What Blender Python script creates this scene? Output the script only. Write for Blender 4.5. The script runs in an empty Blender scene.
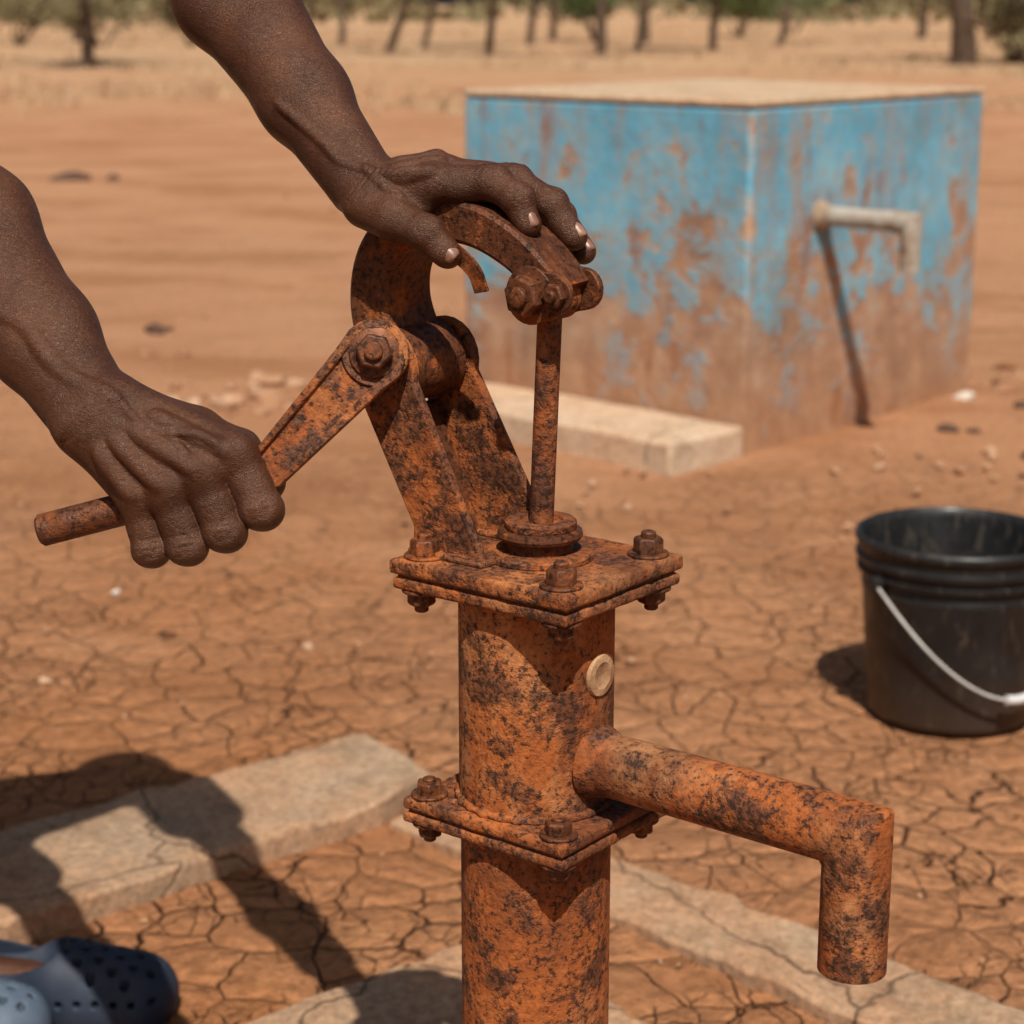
import bpy, bmesh, math, random
import numpy as np
from mathutils import Vector, Matrix
random.seed(4); rng=np.random.default_rng(7)
scene=bpy.context.scene
col=scene.collection
# ------------------------------------------------------------------ camera
TH=math.radians(14.3)
cam=bpy.data.cameras.new("camera"); camo=bpy.data.objects.new("camera",cam); col.objects.link(camo)
camo.location=(0,0,1.15); camo.rotation_euler=(math.radians(90)-TH,0,0)
cam.lens=70; cam.sensor_width=36; cam.clip_start=.05; cam.clip_end=3000
cam.dof.use_dof=True; cam.dof.focus_distance=1.41; cam.dof.aperture_fstop=8.5
scene.camera=camo
# ------------------------------------------------------------------ light
EL=math.radians(55); AZ=math.radians(174)
TOSUN=Vector((math.sin(AZ)*math.cos(EL),math.cos(AZ)*math.cos(EL),math.sin(EL))).normalized()
w=bpy.data.worlds.new("World"); scene.world=w; w.use_nodes=True
nt=w.node_tree; bg=nt.nodes['Background']; sky=nt.nodes.new('ShaderNodeTexSky'); sky.sky_type='NISHITA'; sky.sun_disc=False
sky.sun_elevation=EL; sky.sun_rotation=AZ; sky.dust_density=3.5
nt.links.new(sky.outputs[0],bg.inputs[0]); bg.inputs[1].default_value=.05
sl=bpy.data.lights.new("sun","SUN"); sl.energy=5.0; sl.angle=math.radians(.5); sl.color=(1,.95,.86)
so=bpy.data.objects.new("sun",sl); col.objects.link(so); so.rotation_euler=(-TOSUN).to_track_quat('-Z','Y').to_euler(); so.location=(2,-4,6)
scene.view_settings.view_transform='Standard'; scene.view_settings.look='None'; scene.view_settings.exposure=0
# ------------------------------------------------------------------ material helpers
class M:
    def __init__(s,name,rough=.8,spec=.3,coord='Object'):
        s.m=bpy.data.materials.new(name); s.m.use_nodes=True; s.nt=s.m.node_tree; s.b=s.nt.nodes['Principled BSDF']
        s.b.inputs['Roughness'].default_value=rough; s.b.inputs['Specular IOR Level'].default_value=spec
        tc=s.nt.nodes.new('ShaderNodeTexCoord'); s.co=tc.outputs[coord]; s.tc=tc
    def put(s,v,inp):
        if hasattr(v,'links') or isinstance(v,bpy.types.NodeSocket): s.nt.links.new(v,inp)
        elif isinstance(v,(tuple,list)): inp.default_value=tuple(v)+((1,) if len(v)==3 and len(inp.default_value)==4 else ())
        else: inp.default_value=v
    def noise(s,scale,detail=4,rough=.55,vec=None,dist=0):
        n=s.nt.nodes.new('ShaderNodeTexNoise'); s.put(vec or s.co,n.inputs['Vector']); n.inputs['Scale'].default_value=scale
        n.inputs['Detail'].default_value=min(detail,5); n.inputs['Roughness'].default_value=rough; n.inputs['Distortion'].default_value=dist
        return n.outputs['Fac']
    def noisec(s,scale,vec=None,detail=2):
        n=s.nt.nodes.new('ShaderNodeTexNoise'); s.put(vec or s.co,n.inputs['Vector']); n.inputs['Scale'].default_value=scale; n.inputs['Detail'].default_value=detail
        return n.outputs['Color']
    def vor(s,scale,feature='F1',vec=None,out='Distance',rnd=1):
        n=s.nt.nodes.new('ShaderNodeTexVoronoi'); n.feature=feature; s.put(vec or s.co,n.inputs['Vector']); n.inputs['Scale'].default_value=scale; n.inputs['Randomness'].default_value=rnd
        return n.outputs[out]
    def ramp(s,f,stops,interp='LINEAR'):
        n=s.nt.nodes.new('ShaderNodeValToRGB'); s.put(f,n.inputs[0]); cr=n.color_ramp; cr.interpolation=interp
        while len(cr.elements)<len(stops): cr.elements.new(.5)
        for e,(p,c) in zip(cr.elements,stops):
            e.position=p; e.color=(c,c,c,1) if not isinstance(c,(tuple,list)) else (*c,1)
        return n.outputs[0]
    def mix(s,f,a,b,mode='MIX'):
        n=s.nt.nodes.new('ShaderNodeMix'); n.data_type='RGBA'; n.blend_type=mode
        s.put(f,n.inputs[0]); s.put(a,n.inputs[6]); s.put(b,n.inputs[7]); return n.outputs[2]
    def math(s,op,a,b=0.0,clamp=False):
        n=s.nt.nodes.new('ShaderNodeMath'); n.operation=op; n.use_clamp=clamp; s.put(a,n.inputs[0]); s.put(b,n.inputs[1]); return n.outputs[0]
    def mapr(s,v,a,b,c=0.,d=1.):
        n=s.nt.nodes.new('ShaderNodeMapRange'); s.put(v,n.inputs[0])
        for i,x in enumerate((a,b,c,d)): n.inputs[i+1].default_value=x
        return n.outputs[0]
    def xyz(s,vec=None):
        n=s.nt.nodes.new('ShaderNodeSeparateXYZ'); s.put(vec or s.co,n.inputs[0]); return n.outputs
    def vadd(s,a,b,scale=None):
        n=s.nt.nodes.new('ShaderNodeVectorMath'); n.operation='MULTIPLY_ADD'; s.put(b,n.inputs[0]); n.inputs[1].default_value=(scale,)*3; s.put(a,n.inputs[2]); return n.outputs[0]
    def vmul(s,a,v):
        n=s.nt.nodes.new('ShaderNodeVectorMath'); n.operation='MULTIPLY'; s.put(a,n.inputs[0]); n.inputs[1].default_value=v; return n.outputs[0]
    def vdist(s,a,p):
        n=s.nt.nodes.new('ShaderNodeVectorMath'); n.operation='DISTANCE'; s.put(a,n.inputs[0]); n.inputs[1].default_value=p; return n.outputs['Value']
    def bump(s,h,dist,strength=1,prev=None):
        n=s.nt.nodes.new('ShaderNodeBump'); s.put(h,n.inputs['Height']); n.inputs['Distance'].default_value=dist; n.inputs['Strength'].default_value=strength
        if prev: s.nt.links.new(prev,n.inputs['Normal'])
        return n.outputs[0]
    def fin(s,color=None,normal=None,rough=None):
        if color is not None: s.put(color,s.b.inputs['Base Color'])
        if normal is not None: s.put(normal,s.b.inputs['Normal'])
        if rough is not None: s.put(rough,s.b.inputs['Roughness'])
        return s.m

def rust(name,dark=.0,tan=.35,worn=0.,bs=1.,speck=.8,patch=36):
    k=M(name,.8,.25)
    base=k.ramp(k.noise(8,5,.68,dist=.6),[(.32,(.095,.032,.014)),(.43,(.190,.056,.018)),(.54,(.325,.090,.022)),(.68,(.42,.130,.034))])
    mid=k.noise(patch,5,.76)
    big=k.ramp(k.noise(7,4,.65),[(.40,.0),(.60,1.)])
    th=k.math('ADD',mid,k.math('MULTIPLY',big,.07))
    blot=k.ramp(th,[(.52-dark*.22,0.),(.62-dark*.22,1.)])
    c=k.mix(k.math('MULTIPLY',blot,.78),base,(.080,.032,.018))
    tn=k.ramp(k.noise(6.5,5,.7,vec=k.vmul(k.co,(1,1,.5))),[(.49,0.),(.62,1.)])
    c=k.mix(k.math('MULTIPLY',k.math('MULTIPLY',tn,tan),k.mapr(blot,0,1,1,.3)),c,(.46,.215,.092))
    fine=k.noise(210,4,.72)
    sp=k.ramp(k.math('ADD',fine,k.math('MULTIPLY',th,.5)),[(.815,0.),(.87,1.)])
    c=k.mix(k.math('MULTIPLY',sp,speck),c,(.034,.017,.012))
    c=k.mix(.55,c,k.ramp(fine,[(.3,.80),(.62,.28)]),'OVERLAY')
    h=k.math('ADD',k.math('MULTIPLY',mid,1.1),k.math('MULTIPLY',fine,-.6)); h=k.math('ADD',h,k.math('MULTIPLY',blot,.25))
    n=k.bump(h,.0022*bs,.95)
    r=k.mapr(blot,0,1,.85,.5 if worn else .6)
    if worn: k.b.inputs['Metallic'].default_value=worn*.3
    return k.fin(c,n,r)
RUST=rust("rusted_iron",.10,.35); RUSTD=rust("dark_rusted_iron",.55,.10,1,.7); RUSTP=rust("rusted_pipe",-.03,.75,speck=.8,patch=32); RUSTB=rust("rusted_bolt",.5,.12,1,.35)

def skinmat():
    k=M("dark_skin",.42,.5)
    c=k.ramp(k.noise(22,4,.6),[(.3,(.056,.0178,.0075)),(.5,(.082,.0278,.0120)),(.72,(.120,.043,.0195))])
    v1=k.vor(700,'DISTANCE_TO_EDGE',vec=k.vadd(k.co,k.noisec(200),.0020))
    ve=k.ramp(v1,[(0,0.),(.22,1.)])
    wr=k.noise(190,5,.70,vec=k.vmul(k.co,(1,.8,1.9)),dist=1.2)
    h=k.math('ADD',k.math('MULTIPLY',ve,.30),k.math('MULTIPLY',wr,1.8))
    n=k.bump(h,.00066,.85)
    c=k.mix(k.math('MULTIPLY',k.math('SUBTRACT',1.,ve),.42),c,(.022,.007,.0038))
    c=k.mix(.55,c,k.ramp(wr,[(.3,.18),(.7,.76)]),'OVERLAY')
    r=k.mapr(k.noise(60,2),.3,.7,.35,.50)
    k.b.inputs['Specular Tint'].default_value=(1,.84,.72,1)
    return k.fin(c,n,r)
SKIN=skinmat()
k=M("fingernail",.38,.5); NAIL=k.fin(k.ramp(k.noise(90,3),[(.3,(.18,.08,.05)),(.7,(.29,.15,.10))]),k.bump(k.noise(200,2),.0002,.4))
def plain(name,c0,c1,scale,rough=.7,bd=.001,spec=.3):
    k=M(name,rough,spec); return k.fin(k.ramp(k.noise(scale,4,.6),[(.3,c0),(.7,c1)]),k.bump(k.noise(scale*5,3,.6),bd,.6))

# ------------------------------------------------------------------ object helpers
def empty(name,loc=(0,0,0),rz=0):
    e=bpy.data.objects.new(name,None); col.objects.link(e); e.location=loc; e.rotation_euler=(0,0,rz); e.empty_display_size=.1
    return e
def mw(e): return Matrix.Translation(e.location)@Matrix.Rotation(e.rotation_euler[2],4,'Z')
def mkobj(name,me,mat,parent=None,world=False,smooth=False,bevel=0,auto=None):
    if mat: me.materials.append(mat)
    o=bpy.data.objects.new(name,me); col.objects.link(o)
    if smooth:
        me.polygons.foreach_set('use_smooth',[True]*len(me.polygons))
        if auto: 
            me.set_sharp_from_angle(angle=math.radians(auto))
    if parent:
        o.parent=parent
        if world: o.matrix_parent_inverse=mw(parent).inverted()
    if bevel:
        b=o.modifiers.new('bevel','BEVEL'); b.width=bevel; b.segments=2; b.limit_method='ANGLE'; b.angle_limit=math.radians(35)
    return o
def from_lists(name,v,f):
    me=bpy.data.meshes.new(name); me.from_pydata([tuple(map(float,p)) for p in v],[],f); me.update(); return me
def fromnp(name,V,Q):
    me=bpy.data.meshes.new(name); n=len(V); m=len(Q); w_=Q.shape[1]
    me.vertices.add(n); me.vertices.foreach_set('co',np.asarray(V,np.float32).ravel())
    me.loops.add(m*w_); me.loops.foreach_set('vertex_index',np.asarray(Q,np.int32).ravel())
    me.polygons.add(m); me.polygons.foreach_set('loop_start',np.arange(0,m*w_,w_,dtype=np.int32))
    me.update(calc_edges=True); me.validate(); return me
def frame_of(d,upv=Vector((0,0,1))):
    d=d.normalized()
    if abs(d.dot(upv))>.98: upv=Vector((0,1,0))
    x=d.cross(upv).normalized(); y=x.cross(d).normalized(); return x,y,d
def lathe_pts(prof,p0,ax,segs=48,cap=True):
    x,y,d=frame_of(ax); v=[];f=[]
    for r,h in prof:
        for i in range(segs):
            t=2*math.pi*i/segs; v.append(p0+d*h+x*(r*math.cos(t))+y*(r*math.sin(t)))
    for j in range(len(prof)-1):
        for i in range(segs):
            a=j*segs+i;b=j*segs+(i+1)%segs; f.append((a,a+segs,b+segs,b))
    if cap:
        f.append(tuple(range(segs))); n=(len(prof)-1)*segs; f.append(tuple(range(n+segs-1,n-1,-1)))
    return v,f
def fixn(me):
    bm=bmesh.new(); bm.from_mesh(me); bmesh.ops.recalc_face_normals(bm,faces=bm.faces); bm.to_mesh(me); bm.free(); return me
def lathe(name,prof,p0,ax,mat,parent=None,segs=48,world=False,cap=True,auto=35):
    v,f=lathe_pts(prof,Vector(p0),Vector(ax),segs,cap)
    return mkobj(name,fixn(from_lists(name,v,f)),mat,parent,world,True,auto=auto)
def rod(name,p0,p1,r,mat,parent=None,r1=None,world=False,segs=32,bev=.0015):
    p0=Vector(p0);p1=Vector(p1);L=(p1-p0).length; r1=r if r1 is None else r1
    return lathe(name,[(r-bev,0),(r,bev),(r1,L-bev),(r1-bev,L)],p0,p1-p0,mat,parent,segs,world)
def box(name,lo,hi,mat,parent=None,bevel=.002,world=False):
    x0,y0,z0=lo;x1,y1,z1=hi
    v=[(x0,y0,z0),(x1,y0,z0),(x1,y1,z0),(x0,y1,z0),(x0,y0,z1),(x1,y0,z1),(x1,y1,z1),(x0,y1,z1)]
    f=[(0,3,2,1),(4,5,6,7),(0,1,5,4),(1,2,6,5),(2,3,7,6),(3,0,4,7)]
    return mkobj(name,from_lists(name,v,f),mat,parent,world,True,bevel,auto=35)
def plate(name,hx,hy,z0,z1,mat,parent,amp=.00045,seed=0):
    """flat forged plate with a rounded, slightly eaten-away edge"""
    r=np.random.default_rng(seed); n=56; V=[];F=[]
    per=[]
    for i in range(n*4):
        s=i//n; t=(i%n)/n*2-1
        per.append([(t*hx,-hy),(hx,t*hy),(-t*hx,hy),(-hx,-t*hy)][s])
    per=np.array(per); N=len(per)
    ph=r.uniform(0,6.28,8); idx=np.arange(N)
    j=(np.sin(idx*.33+ph[0])*.5+np.sin(idx*.17+ph[1])*.6+np.sin(idx*.8+ph[2])*.3+r.normal(0,.2,N))*amp
    j-=np.clip(np.sin(idx*.21+ph[3])-.9,0,1)*amp*14
    ln=np.linalg.norm(per,axis=1)[:,None]
    b=min(.0028,(z1-z0)*.3)
    rings=[(z0,b),(z0+b*.4,b*.25),(z0+b,0),(z1-b,0),(z1-b*.4,b*.25),(z1,b)]
    for z,ins in rings:
        P=np.where(np.abs(per)>=np.array([hx,hy])-ins,np.sign(per)*(np.array([hx,hy])-ins),per)
        P=P*(1+j[:,None]/ln)
        for p in P: V.append((p[0],p[1],z+r.normal(0,amp*.12)))
    for k_ in range(5):
        for i in range(N): F.append((k_*N+i,k_*N+(i+1)%N,(k_+1)*N+(i+1)%N,(k_+1)*N+i))
    F.append(tuple(range(N-1,-1,-1))); F.append(tuple(range(5*N,6*N)))
    return mkobj(name,fixn(from_lists(name,V,F)),mat,parent,smooth=True,auto=50)
def hexbolt(name,p,ax,r,h,mat,parent,washer=True,shaft=.006,world=False,rot=0):
    p=Vector(p);x,y,d=frame_of(Vector(ax)); V=[];F=[]
    def add(v,f):
        n=len(V);V.extend(v);F.extend([tuple(i+n for i in q) for q in f])
    z=0
    if washer:
        add(*lathe_pts([(r*1.3,0),(r*1.38,.0006),(r*1.38,.0022),(r*1.3,.0028)],p,d,24)); z=.0026
    v=[]
    for rr,hh in ((r,0),(r,h*.82),(r*.88,h)):
        for i in range(6):
            t=math.pi/3*i+rot; v.append(p+d*(z+hh)+x*(rr*math.cos(t))+y*(rr*math.sin(t)))
    f=[(j*6+i,j*6+(i+1)%6,(j+1)*6+(i+1)%6,(j+1)*6+i) for j in range(2) for i in range(6)]+[tuple(range(5,-1,-1)),tuple(range(12,18))]
    add(v,f)
    if shaft: add(*lathe_pts([(r*.5,0),(r*.5,shaft*.8),(r*.38,shaft)],p+d*(z+h-.0005),d,16))
    return mkobj(name,fixn(from_lists(name,V,F)),mat,parent,world,True,.0006,auto=30)
def prism(name,pts,y0,y1,mat,parent,bevel=.0015):
    n=len(pts); v=[(x,y0,z) for x,z in pts]+[(x,y1,z) for x,z in pts]
    f=[tuple(range(n)),tuple(range(2*n-1,n-1,-1))]+[(i,i+n,(i+1)%n+n,(i+1)%n) for i in range(n)]
    return mkobj(name,fixn(from_lists(name,v,f)),mat,parent,False,True,bevel,auto=30)
def smoothpath(P,n=8):
    P=[Vector(p) for p in P]; out=[]
    Q=[2*P[0]-P[1]]+P+[2*P[-1]-P[-2]]
    for i in range(1,len(Q)-2):
        a,b,c,d=Q[i-1:i+3]
        for s in range(n):
            t=s/n; out.append(.5*((2*b)+(c-a)*t+(2*a-5*b+4*c-d)*t*t+(3*b-a-3*c+d)*t**3))
    out.append(P[-1]); return out
def sweep(name,path,sec,mat,parent,side,world=False,bevel=0,auto=35,scale=None):
    side=Vector(side).normalized(); v=[];f=[];m=len(sec)
    for i,p in enumerate(path):
        d=(path[min(i+1,len(path)-1)]-path[max(i-1,0)]).normalized(); nn=d.cross(side).normalized(); ss=nn.cross(d).normalized()
        k=scale(i/(len(path)-1)) if scale else 1
        for s,n in sec: v.append(p+ss*(s*k)+nn*(n*k))
    for i in range(len(path)-1):
        for j in range(m):
            a=i*m+j;b=i*m+(j+1)%m; f.append((a,b,b+m,a+m))
    f.append(tuple(range(m-1,-1,-1))); f.append(tuple(range((len(path)-1)*m,len(path)*m)))
    return mkobj(name,fixn(from_lists(name,v,f)),mat,parent,world,True,bevel,auto=auto)
circ=lambda r,n=12:[(r*math.cos(2*math.pi*i/n),r*math.sin(2*math.pi*i/n)) for i in range(n)]

# ------------------------------------------------------------------ SDF sculpting
class SDF:
    def __init__(s,lo,hi,h,big):
        s.lo=np.array(lo,float);s.h=h;s.big=big
        s.n=np.ceil((np.array(hi)-s.lo)/h).astype(int)+1
        s.F=np.full(s.n,big,np.float32); s.G=np.full(s.n,big,np.float32)
    def sub(s,lo,hi):
        i0=np.clip(np.floor((np.array(lo)-s.lo)/s.h).astype(int),0,s.n-1); i1=np.clip(np.ceil((np.array(hi)-s.lo)/s.h).astype(int)+1,1,s.n)
        sl=tuple(slice(a,b) for a,b in zip(i0,i1))
        ax=[(s.lo[d]+np.arange(i0[d],i1[d])*s.h).astype(np.float32) for d in range(3)]
        return sl,ax[0][:,None,None],ax[1][None,:,None],ax[2][None,None,:]
    @staticmethod
    def smin(a,b,k):
        if k<=0: return np.minimum(a,b)
        h=np.maximum(k-np.abs(a-b),0)/k; return np.minimum(a,b)-h*h*k*.25
    @staticmethod
    def cone_d(X,Y,Z,a,b,ra,rb):
        a=np.asarray(a,float);b=np.asarray(b,float);d=b-a;L=float(d@d)+1e-9
        t=np.clip(((X-a[0])*d[0]+(Y-a[1])*d[1]+(Z-a[2])*d[2])/L,0,1).astype(np.float32)
        return np.sqrt((X-a[0]-t*d[0])**2+(Y-a[1]-t*d[1])**2+(Z-a[2]-t*d[2])**2)-(ra+(rb-ra)*t)
    def cone(s,a,b,ra,rb,k,op='u'):
        a=np.array(a,float);b=np.array(b,float);R=max(ra,rb)+k*1.1+3*s.h
        sl,X,Y,Z=s.sub(np.minimum(a,b)-R,np.maximum(a,b)+R)
        d=s.cone_d(X,Y,Z,a,b,ra,rb)
        if op=='u': s.F[sl]=s.smin(s.F[sl],d,k)
        else: s.F[sl]=-s.smin(-s.F[sl],d,k)
    def ell(s,c,r,k,op='u'):
        c=np.array(c,float);r=np.array(r,float);R=r+k*1.1+3*s.h
        sl,X,Y,Z=s.sub(c-R,c+R)
        q=np.sqrt(((X-c[0])/r[0])**2+((Y-c[1])/r[1])**2+((Z-c[2])/r[2])**2); d=((q-1)*min(r)).astype(np.float32)
        if op=='u': s.F[sl]=s.smin(s.F[sl],d,k)
        else: s.F[sl]=-s.smin(-s.F[sl],d,k)
    def finger(s,P,R,k=4,kk=1.5,extra=()):
        P=[np.array(p,float) for p in P]; m=max(R)+8+k
        sl,X,Y,Z=s.sub(np.min(P,0)-m,np.max(P,0)+m); t=None
        for i in range(len(P)-1):
            d=s.cone_d(X,Y,Z,P[i],P[i+1],R[i],R[i+1]); t=d if t is None else s.smin(t,d,k)
        for (a,b,ra,rb,kx) in extra: t=s.smin(t,s.cone_d(X,Y,Z,a,b,ra,rb),kx)
        s.G[sl]=s.smin(s.G[sl],t,kk)
    def merge(s,k): s.F=s.smin(s.F,s.G,k); s.G=None
    def project(s,p,dirv,off):
        """slide point p along dirv onto the skin surface (places tendons, veins and creases)"""
        p=np.array(p,float); dirv=np.array(dirv,float)/np.linalg.norm(dirv)
        p=p+dirv*45
        for _ in range(200):
            i=np.clip(np.round((p-s.lo)/s.h).astype(int),0,s.n-1); f=float(s.F[tuple(i)])
            if f<=off+.7: break
            p=p-dirv*max(.6,min((f-off)*.6,6))
        return p
    def mesh(s):
        F=s.F; I=F<0
        c=np.zeros(np.array(F.shape)-1,np.int8)
        for dx in (0,1):
            for dy in (0,1):
                for dz in (0,1):
                    c+=I[dx:F.shape[0]-1+dx,dy:F.shape[1]-1+dy,dz:F.shape[2]-1+dz]
        act=(c>0)&(c<8); idx=np.argwhere(act); vid=np.full(act.shape,-1,np.int32); vid[act]=np.arange(len(idx))
        acc=np.zeros((len(idx),3));cnt=np.zeros(len(idx))
        C=[(x,y,z) for x in (0,1) for y in (0,1) for z in (0,1)]
        for p in C:
            for ax in range(3):
                if p[ax]==0:
                    q=list(p);q[ax]=1
                    f0=F[idx[:,0]+p[0],idx[:,1]+p[1],idx[:,2]+p[2]];f1=F[idx[:,0]+q[0],idx[:,1]+q[1],idx[:,2]+q[2]]
                    m=(f0<0)!=(f1<0); t=f0[m]/(f0[m]-f1[m]); v=np.tile(np.array(p,float),(m.sum(),1)); v[:,ax]+=t
                    acc[m]+=v;cnt[m]+=1
        V=(idx+acc/cnt[:,None])*s.h+s.lo
        Q=[]
        for ax in range(3):
            a0=[slice(None)]*3;a1=[slice(None)]*3;a0[ax]=slice(0,-1);a1[ax]=slice(1,None)
            A=I[tuple(a0)];B=I[tuple(a1)]
            e=np.argwhere(A!=B); b=(ax+1)%3;cc=(ax+2)%3
            ok=(e[:,b]>0)&(e[:,cc]>0)&(e[:,b]<F.shape[b]-1)&(e[:,cc]<F.shape[cc]-1); e=e[ok]
            ins=A[e[:,0],e[:,1],e[:,2]]
            def g(db,dc):
                w_=e.copy();w_[:,b]+=db;w_[:,cc]+=dc; return vid[w_[:,0],w_[:,1],w_[:,2]]
            q=np.stack([g(-1,-1),g(0,-1),g(0,0),g(-1,0)],1); q[~ins]=q[~ins][:,::-1]; Q.append(q)
        return V,np.concatenate(Q)

# modelling frame of the pump head / arms: x right, y up (tilted 14.3 deg), z toward viewer side, 0.718 mm units
U=.000718
Fv=Vector((0,math.cos(TH),-math.sin(TH))); Uv=Vector((0,math.sin(TH),math.cos(TH))); Rv=Vector((1,0,0))
O0=Vector((0,0,1.15))+Fv*1.43
def W(a,b,c): return O0+Rv*(a*U)+Uv*(b*U)-Fv*(c*U)
def Wnp(V): return np.array(O0)+V[:,:1]*U*np.array(Rv)+V[:,1:2]*U*np.array(Uv)-V[:,2:3]*U*np.array(Fv)

# ================================================================== HAND PUMP
A=Vector((.783,-.622,0)).normalized()
pump=empty("hand_pump",(.018,1.395,0),math.atan2(A.y,A.x))
lathe("lower_pipe",[(.0565,-.05),(.0565,.556)],(0,0,0),(0,0,1),RUSTP,pump,64)
lathe("upper_pipe",[(.0575,.577),(.0575,.74)],(0,0,0),(0,0,1),RUSTP,pump,64)
lathe("base_flange",[(.12,0),(.12,.018),(.07,.019),(.0565,.03)],(0,0,0.03),(0,0,1),RUST,pump,48)
def weld(name,r,z,t=.004):
    V=[];F=[];n=96;m=8
    for i in range(n):
        a=2*math.pi*i/n; tt=t*(1+.25*math.sin(i*1.7)+.15*math.sin(i*.9))
        for j in range(m):
            b=2*math.pi*j/m; V.append(((r+tt*math.cos(b))*math.cos(a),(r+tt*math.cos(b))*math.sin(a),z+tt*math.sin(b)))
    for i in range(n):
        for j in range(m): F.append((i*m+j,((i+1)%n)*m+j,((i+1)%n)*m+(j+1)%m,i*m+(j+1)%m))
    mkobj(name,from_lists(name,V,F),RUST,pump,smooth=True)
weld("weld_lower",.0575,.5785,.0035); weld("weld_upper",.0575,.7365,.0035); weld("weld_under",.0565,.554,.003)
hx,hy=.0800,.0705
plate("top_plate_lower",hx-.0015,hy-.0015,.738,.7478,RUST,pump,seed=1)
box("top_gasket",(-hx+.004,-hy+.004,.7473),(hx-.004,hy-.004,.7502),RUSTD,pump,.0)
plate("top_plate",hx,hy,.7495,.7615,RUST,pump,seed=2)
kx,ky=.0745,.066
plate("flange_lower",kx,ky,.556,.5643,RUST,pump,seed=3)
box("flange_gasket",(-kx+.003,-ky+.003,.564),(kx-.003,ky-.003,.5668),RUSTD,pump,0)
plate("flange_upper",kx,ky,.5662,.5765,RUST,pump,seed=4)
i_=0
for sx in (-1,1):
    for sy in (-1,1):
        i_+=1
        hexbolt("top_bolt_%d"%i_,(sx*(hx-.018),sy*(hy-.018),.7612),(0,0,1),.0112,.0115,RUSTB,pump,rot=i_*.4,shaft=.005)
        hexbolt("top_nut_%d"%i_,(sx*(hx-.016),sy*(hy-.016),.7382),(0,0,-1),.0105,.010,RUSTB,pump,rot=i_*.7,shaft=.006)
        hexbolt("flange_bolt_%d"%i_,(sx*(kx-.014),sy*(ky-.014),.5762),(0,0,1),.0102,.0095,RUSTB,pump,rot=i_*.9,shaft=.003)
        hexbolt("flange_nut_%d"%i_,(sx*(kx-.014),sy*(ky-.014),.5562),(0,0,-1),.0095,.009,RUSTB,pump,rot=i_*.3,shaft=.005)
SR=.0232; zs=.616; xe=.270
def spout():
    V=[];F=[];n=40
    def ring(f):
        for i in range(n):
            t=2*math.pi*i/n; V.append(f(math.cos(t),math.sin(t)))
    ring(lambda c,s:(.048,c*SR*1.0,zs+s*SR))
    ring(lambda c,s:(xe-.002+s*SR,c*SR,zs+s*SR))
    ring(lambda c,s:(xe+s*SR,c*SR,zs-.003+s*SR))
    ring(lambda c,s:(xe+s*SR,c*SR,zs-.097))
    ring(lambda c,s:(xe+s*SR*.86,c*SR*.86,zs-.097))
    ring(lambda c,s:(xe+s*SR*.86,c*SR*.86,zs-.03))
    for j in range(5):
        for i in range(n): F.append((j*n+i,(j+1)*n+i,(j+1)*n+(i+1)%n,j*n+(i+1)%n))
    F.append(tuple(range(5*n,6*n)))
    mkobj("spout",fixn(from_lists("spout",V,F)),RUSTP,pump,smooth=True,auto=28)
spout()
lathe("spout_weld",[(.0225,0),(.028,.003),(.027,.008),(.0242,.015),(.0228,.018)],(.052,0,zs),(1,0,0),RUST,pump,40)
ang=math.atan2(-.035,.046)-math.atan2(A.y,A.x)
bd=Vector((math.cos(ang),math.sin(ang),0))
lathe("plug_boss",[(.0150,0),(.0158,.002),(.0150,.0045),(.010,.0052),(.009,.0045),(.0,.0043)],bd*.0545+Vector((0,0,.682)),bd,plain("worn_plug",(.26,.12,.055),(.52,.32,.17),90,.8,.001),pump,28,cap=False)
lathe("gland_washer",[(.0385,0),(.0395,.001),(.0395,.004),(.038,.0055),(.02,.0055)],(.003,.0,.7613),(0,0,1),RUST,pump,48)
lathe("gland_neck",[(.024,0),(.024,.014)],(.003,0,.765),(0,0,1),RUSTD,pump,40)
lathe("gland_ring",[(.026,0),(.0300,.0015),(.0312,.004),(.0305,.007),(.027,.0085),(.016,.0085)],(.003,0,.775),(0,0,1),RUSTB,pump,48)
lathe("gland_nut",[(.0255,0),(.0262,.001),(.0262,.0055),(.0245,.007),(.0165,.007),(.0155,.0045),(.012,.0042)],(.0035,0,.7832),(0,0,1),RUST,pump,40)
lathe("plunger_rod",[(.0088,0),(.0088,.185)],(.003,0,.762),(.045,0,1),RUST,pump,28)
def cheek(cx,cz,r,b0,b1,base=.7605):
    pts=[]
    a0=math.radians(-12);a1=math.radians(196)
    for i in range(15):
        t=a0+(a1-a0)*i/14; pts.append((cx+r*math.cos(t),cz+r*math.sin(t)))
    pts.append((b0,base+.02));pts.append((b0-.001,base)); pts.append((b1,base))
    return pts
prism("bracket_cheek_front",cheek(-.108,.893,.031,-.0785,-.012),-.046,-.038,RUST,pump)
prism("bracket_cheek_back",cheek(-.108,.893,.031,-.0785,-.002),.022,.030,RUST,pump)
prism("bracket_gap_fill",[(-.118,.86),(-.111,.86),(-.070,.762),(-.078,.762)],-.0385,.0225,RUSTD,pump,.001)  # added dark plate, closes the see-through gap so it reads as shaded interior
box("bracket_foot_front",(-.079,-.053,.7607),(-.008,-.028,.766),RUST,pump,.002)
box("bracket_foot_back",(-.079,.018,.7607),(.002,.036,.766),RUST,pump,.002)
rod("pivot_pin",(-.112,-.060,.899),(-.112,.040,.899),.0095,RUSTB,pump)
lathe("pivot_washer",[(.0,0),(.019,0),(.020,.001),(.020,.003),(.0,.0035)],(-.112,-.0585,.899),(0,-1,0),RUST,pump,32,cap=False)
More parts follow.
